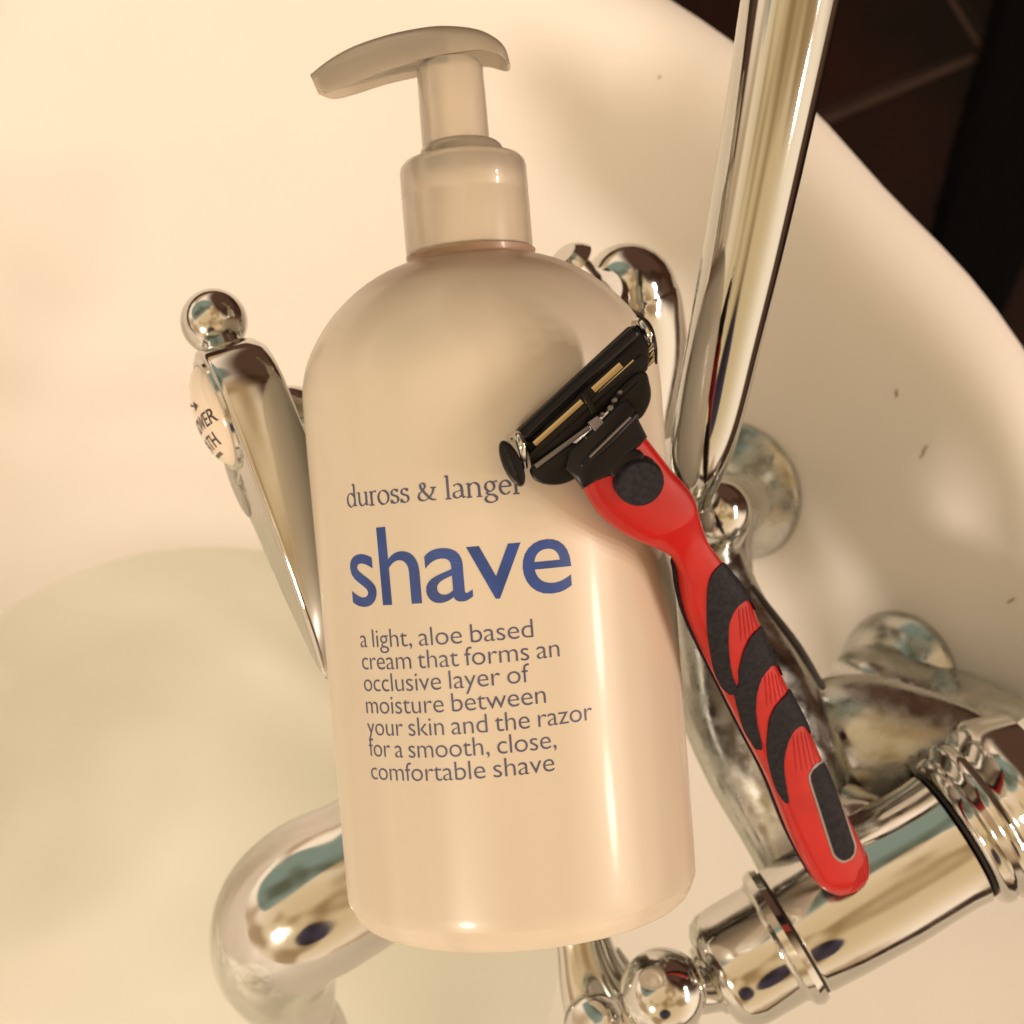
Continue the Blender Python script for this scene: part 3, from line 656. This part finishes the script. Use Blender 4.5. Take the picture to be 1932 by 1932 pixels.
Z5 = lambda p: (1199.1 + .3971 * p[0], 959.3 + .3971 * p[1])
from mathutils.geometry import delaunay_2d_cdt
def smooth_poly(poly, n=4):
    m_ = len(poly); q = []
    for i in range(m_):
        a, b, c_, d = (V(poly[(i + k) % m_]) for k in (-1, 0, 1, 2))
        for k in range(n):
            t_ = k / n; q.append(0.5 * ((2 * b) + (c_ - a) * t_ + (2 * a - 5 * b + 4 * c_ - d) * t_ ** 2 + (3 * b - a - 3 * c_ + d) * t_ ** 3))
    return q
def patch(name, poly, m, rise, parent, step_=5.0, smoothn=3):
    P2 = [V(Z5(p)) for p in poly]; P2 = smooth_poly(P2, smoothn) if smoothn else P2
    x0, x1 = min(p.x for p in P2), max(p.x for p in P2); y0, y1 = min(p.y for p in P2), max(p.y for p in P2)
    pts = list(P2); nb_ = len(pts); y = y0
    while y < y1:
        x = x0
        while x < x1:
            c_ = False; j = nb_ - 1
            for i in range(nb_):
                if (P2[i].y > y) != (P2[j].y > y) and x < (P2[j].x - P2[i].x) * (y - P2[i].y) / (P2[j].y - P2[i].y) + P2[i].x: c_ = not c_
                j = i
            if c_ and min((V((x, y)) - p).length for p in P2) > 1.6: pts.append(V((x, y)))
            x += step_
        y += step_
    vo, eo, fo, *_ = delaunay_2d_cdt(pts, [], [list(range(nb_))], 1, 1e-4)
    us = [to_us(v.x, v.y) for v in vo]
    up = [hsurf(u, s, rise) for u, s in us]; dn = [hsurf(u, s, -0.03) for u, s in us]; n_ = len(up)
    cnt = {}
    for f in fo:
        for a, b in zip(f, f[1:] + f[:1]): cnt[(a, b)] = cnt.get((a, b), 0) + 1
    fs = [tuple(f) for f in fo]
    for (a, b) in cnt:
        if (b, a) not in cnt: fs.append((a, b, n_ + b, n_ + a))
    return build(name, up + dn, fs, m, parent, sharp=35)
S1_ = [(400, 256), (355, 285), (325, 350), (316, 450), (322, 560), (337, 650), (365, 750), (400, 828), (432, 862), (456, 850), (455, 812), (440, 775), (424, 700), (414, 600), (420, 510), (450, 448), (505, 418), (545, 445), (562, 480), (545, 420), (515, 365), (480, 315), (440, 272)]
S2_ = [(590, 556), (545, 564), (510, 600), (480, 670), (465, 740), (466, 800), (450, 850), (458, 890), (480, 960), (510, 1040), (545, 1100), (562, 1124), (581, 1116), (572, 1060), (552, 980), (545, 900), (555, 820), (582, 758), (625, 727), (668, 742), (695, 790), (680, 720), (650, 660), (622, 605)]
S3_ = [(728, 856), (695, 862), (655, 890), (620, 940), (604, 1000), (600, 1100), (615, 1190), (640, 1270), (665, 1330), (690, 1368), (708, 1366), (700, 1320), (685, 1240), (680, 1160), (692, 1090), (722, 1030), (762, 1008), (800, 1028), (822, 1062), (805, 1005), (780, 945), (755, 895)]
for S in (S1_, S2_, S3_): patch('rubber_grip', S, 'rubber', 0.035, handle)
def oval(c_, a_, b_, ang, n_=28): 
    return [(c_[0] + a_ * math.cos(t_) * math.cos(ang) - b_ * math.sin(t_) * math.sin(ang) * 1.0, c_[1] + a_ * math.cos(t_) * math.sin(ang) + b_ * math.sin(t_) * math.cos(ang)) for t_ in [2 * math.pi * k / n_ for k in range(n_)]]
def stadium(p, q_, r, n_=12):
    p, q_ = V(p), V(q_); d = (q_ - p).normalized(); a0 = math.atan2(d.y, d.x); o_ = []
    for k in range(n_ + 1): a = a0 - math.pi / 2 + math.pi * k / n_; o_.append((q_.x + r * math.cos(a), q_.y + r * math.sin(a)))
    for k in range(n_ + 1): a = a0 + math.pi / 2 + math.pi * k / n_; o_.append((p.x + r * math.cos(a), p.y + r * math.sin(a)))
    return o_
patch('inlay_rim', stadium((862, 1250), (966, 1580), 64), 'rim', 0.015, handle, smoothn=0)
patch('rubber_inlay', stadium((862, 1250), (966, 1580), 53), 'rubber', 0.03, handle, smoothn=0)
# fine moulded ribs on the red fields
def ribs(rows):
    parts = []
    for (p, q_) in rows:
        (X0, Y0), (X1, Y1) = Z5(p), Z5(q_); pts = []
        for k in range(7):
            t_ = k / 6; u, s = to_us(X0 + (X1 - X0) * t_, Y0 + (Y1 - Y0) * t_); pts.append(hsurf(u, s, 0.004))
        parts.append(sweep(pts, [0.006] + [0.016] * 5 + [0.006], n=2, seg=6))
    return merge(*parts)
r1 = [((470 + 18 * k, 452 - 4 * k + 12 * max(0, k - 2)), (470 + 22 * k + 8, 600 - 10 * k)) for k in range(5)]
r2 = [((592 + 18 * k, 765 - 5 * k + 14 * max(0, k - 2)), (592 + 22 * k + 8, 910 - 12 * k)) for k in range(5)]
r3 = [((725 + 20 * k, 1050 - 8 * k + 16 * max(0, k - 2)), (740 + 26 * k, 1215 - 4 * k)) for k in range(5)]
r4 = [((1040 + 14 * k, 1680 - 14 * k), (1010 + 20 * k, 1815 - 10 * k)) for k in range(5)]
tag(build('moulded_ribs', *ribs(r1 + r2 + r3 + r4), 'red', handle), kind='stuff')

# ---- cartridge head
Z3 = lambda p: ((940 + p[0] * .3623) * .9593, (440 + p[1] * .3623) * .9593)
Z6r = lambda p: (921 + .1986 * p[0], 575.6 + .1986 * p[1])
cart = build('cartridge', *slab([(972, 812), (1184, 616), (1198, 613), (1214, 626), (1224, 648), (1226, 680), (1222, 697), (1165, 760), (1080, 830), (1004, 884), (998, 858)], 4.12, 0.55, 0.05), 'blackp', razor)
# guard bar along the upper edge
build('guard_bar', *px_sweep([(984, 822, 4.25, 13), (1090, 724, 4.25, 13), (1195, 630, 4.25, 13)], round0=True, round1=True, seg=20), 'blackp', cart)
for a, b, r in (((1008, 838), (1098, 757), 5.5), ((1119, 736), (1172, 688), 6.5), ((1013, 848), (1100, 770), 2.5), ((1130, 742), (1196, 680), 3)):
    d = (V(b) - V(a)).normalized(); nn = V((-d.y, d.x)) * r
    A, B_ = V(a), V(b)
    build('blade', *slab([tuple(A + nn), tuple(B_ + nn), tuple(B_ - nn), tuple(A - nn)], 4.165 if r > 4 else 4.16, 0.05, 0.01), 'steel', cart)
def bar2(a, b, r, z, th, m, name, par):
    d = (V(b) - V(a)).normalized(); nn = V((-d.y, d.x)) * r; A, B_ = V(a), V(b)
    return build(name, *slab([tuple(A + nn), tuple(B_ + nn), tuple(B_ - nn), tuple(A - nn)], z, th, 0.02), m, par)
bar2((1102, 742), (1122, 778), 6, 4.28, 0.25, 'blackp', 'strut', cart)
bar2((1000, 862), (1215, 672), 6, 4.22, 0.2, 'blackp', 'rear_rail', cart)
bar2((1010, 880), (1112, 806), 4.5, 4.36, 0.2, 'greyp', 'rear_ridge', cart)
bar2((1163, 752), (1200, 716), 4.5, 4.36, 0.2, 'blackp', 'rear_ridge', cart)
# wings
wing = [(1002, 880), (1004, 899), (1014, 908), (1032, 914), (1058, 914), (1082, 905), (1100, 890), (1112, 850), (1080, 835), (1040, 850)]
build('wing', *slab(wing, 4.28, 0.3, 0.05, smoothn=3), 'blackp', cart)
wing = [(1217, 700), (1226, 722), (1229, 745), (1223, 768), (1208, 790), (1185, 796), (1160, 780), (1155, 750), (1190, 712)]
build('wing', *slab(wing, 4.28, 0.3, 0.05, smoothn=3), 'blackp', cart)
# yoke between head and handle
yoke = [(1074, 848), (1120, 806), (1165, 762), (1186, 752), (1200, 772), (1206, 792), (1222, 824), (1209, 840), (1178, 862), (1150, 898), (1124, 908), (1101, 922), (1088, 904), (1066, 884)]
yk = build('yoke', *slab(yoke, 4.66, 0.5, 0.07), 'blackp', razor)
rd = px_sweep([(1100, 876, 4.60, 9), (1150, 830, 4.68, 10), (1196, 784, 4.60, 9)], seg=16, round0=True, round1=True)
build('yoke_ridge', *rd, 'blackp', yk)
bar2((1113, 862), (1190, 787), 2.2, 4.86, 0.12, 'greyp', 'ridge_highlight', yk)  # grey bar standing in for the highlight along the yoke ridge
build('lug', *slab([(1110, 796), (1127, 784), (1140, 797), (1123, 815)], 4.66, 0.3, 0.02), 'greyp', yk)
for p, r in (((1150, 772), 6), ((1158, 757), 5), ((1135, 783), 4), ((1104, 828), 4), ((1168, 742), 4)):
    build('lug', *lathe(PX(*p, 4.3), (0, 0, 1), [(0, 0.01), (0, pxr(r, 4.5)), (0.32, pxr(r * .9, 4.5)), (0.36, 0.01)], 14), 'greyp', yk)
# release button
bc_ = PX(1201, 903, 4.3)
bn = (hnor * 0.7 + V((0, 0, 1)) * 0.3).normalized()
rb = pxr(47, 4.3)
butn = build('release_button', *lathe(bc_, bn, [(-0.2, 0.1), (-0.2, rb), (0.18, rb), (0.26, rb * 0.96), (0.30, rb * 0.88), (0.30, 0.02)], 48), 'rubber', razor)
build('button_neck', *slab([(1160, 862), (1196, 846), (1215, 856), (1210, 885), (1168, 900), (1146, 890)], 4.64, 0.4, 0.08, smoothn=2), 'blackp', butn)
build('logo_ring', *merge(*[sweep([bc_ + bn * 0.31 + V((ox + 0.075 * math.cos(a), oy + 0.10 * math.sin(a), 0)) for a in [k * math.pi / 5 for k in range(k0, k1)]], [0.012] * (k1 - k0), n=2, seg=6) for ox, oy, k0, k1 in ((-0.22, 0.32, 0, 9), (0.08, 0.30, 1, 10))]), 'greyp', butn)
# end pieces: chrome clips and black end guards
def tilt_oval(X, Y, z, a, b, ang, th, m, name, par):
    ov = [(X + a * math.cos(t_) * math.cos(ang) - b * math.sin(t_) * math.sin(ang), Y + a * math.cos(t_) * math.sin(ang) + b * math.sin(t_) * math.cos(ang)) for t_ in [2 * math.pi * k / 30 for k in range(30)]]
    return build(name, *slab(ov, z, th, 0.06), m, par)
tilt_oval(966, 874, 4.50, 47, 18, math.radians(66), 0.5, 'blackp', 'end_guard', cart)
tilt_oval(962, 870, 4.53, 32, 5, math.radians(68), 0.05, 'rubber', 'guard_groove', cart)
build('chrome_clip', *px_sweep([(963, 826, 3.9, 9), (976, 822, 4.35, 9.5), (984, 838, 4.5, 9.5), (988, 862, 4.4, 7), (990, 880, 4.2, 6)], seg=18, round0=True, round1=True), 'chrome', cart)
build('end_guard', *px_sweep([(1203, 596, 4.0, 2.5), (1220, 606, 4.15, 3.2), (1231, 625, 4.2, 3.2), (1237, 655, 4.15, 3.2), (1238, 685, 4.0, 2.4)], seg=12, round0=True, round1=True), 'blackp', cart)
build('chrome_clip', *px_sweep([(1200, 612, 3.8, 10), (1212, 612, 4.05, 10.5), (1224, 628, 4.15, 9), (1228, 642, 4.1, 7)], seg=18, round0=True, round1=True), 'chrome', cart)
for y0 in (652, 668, 680):
    build('clip_link', *px_sweep([(1222, y0 + 7, 3.95, 5), (1234, y0 - 4, 4.0, 5)], seg=12, round0=True, round1=True), 'steel', cart)
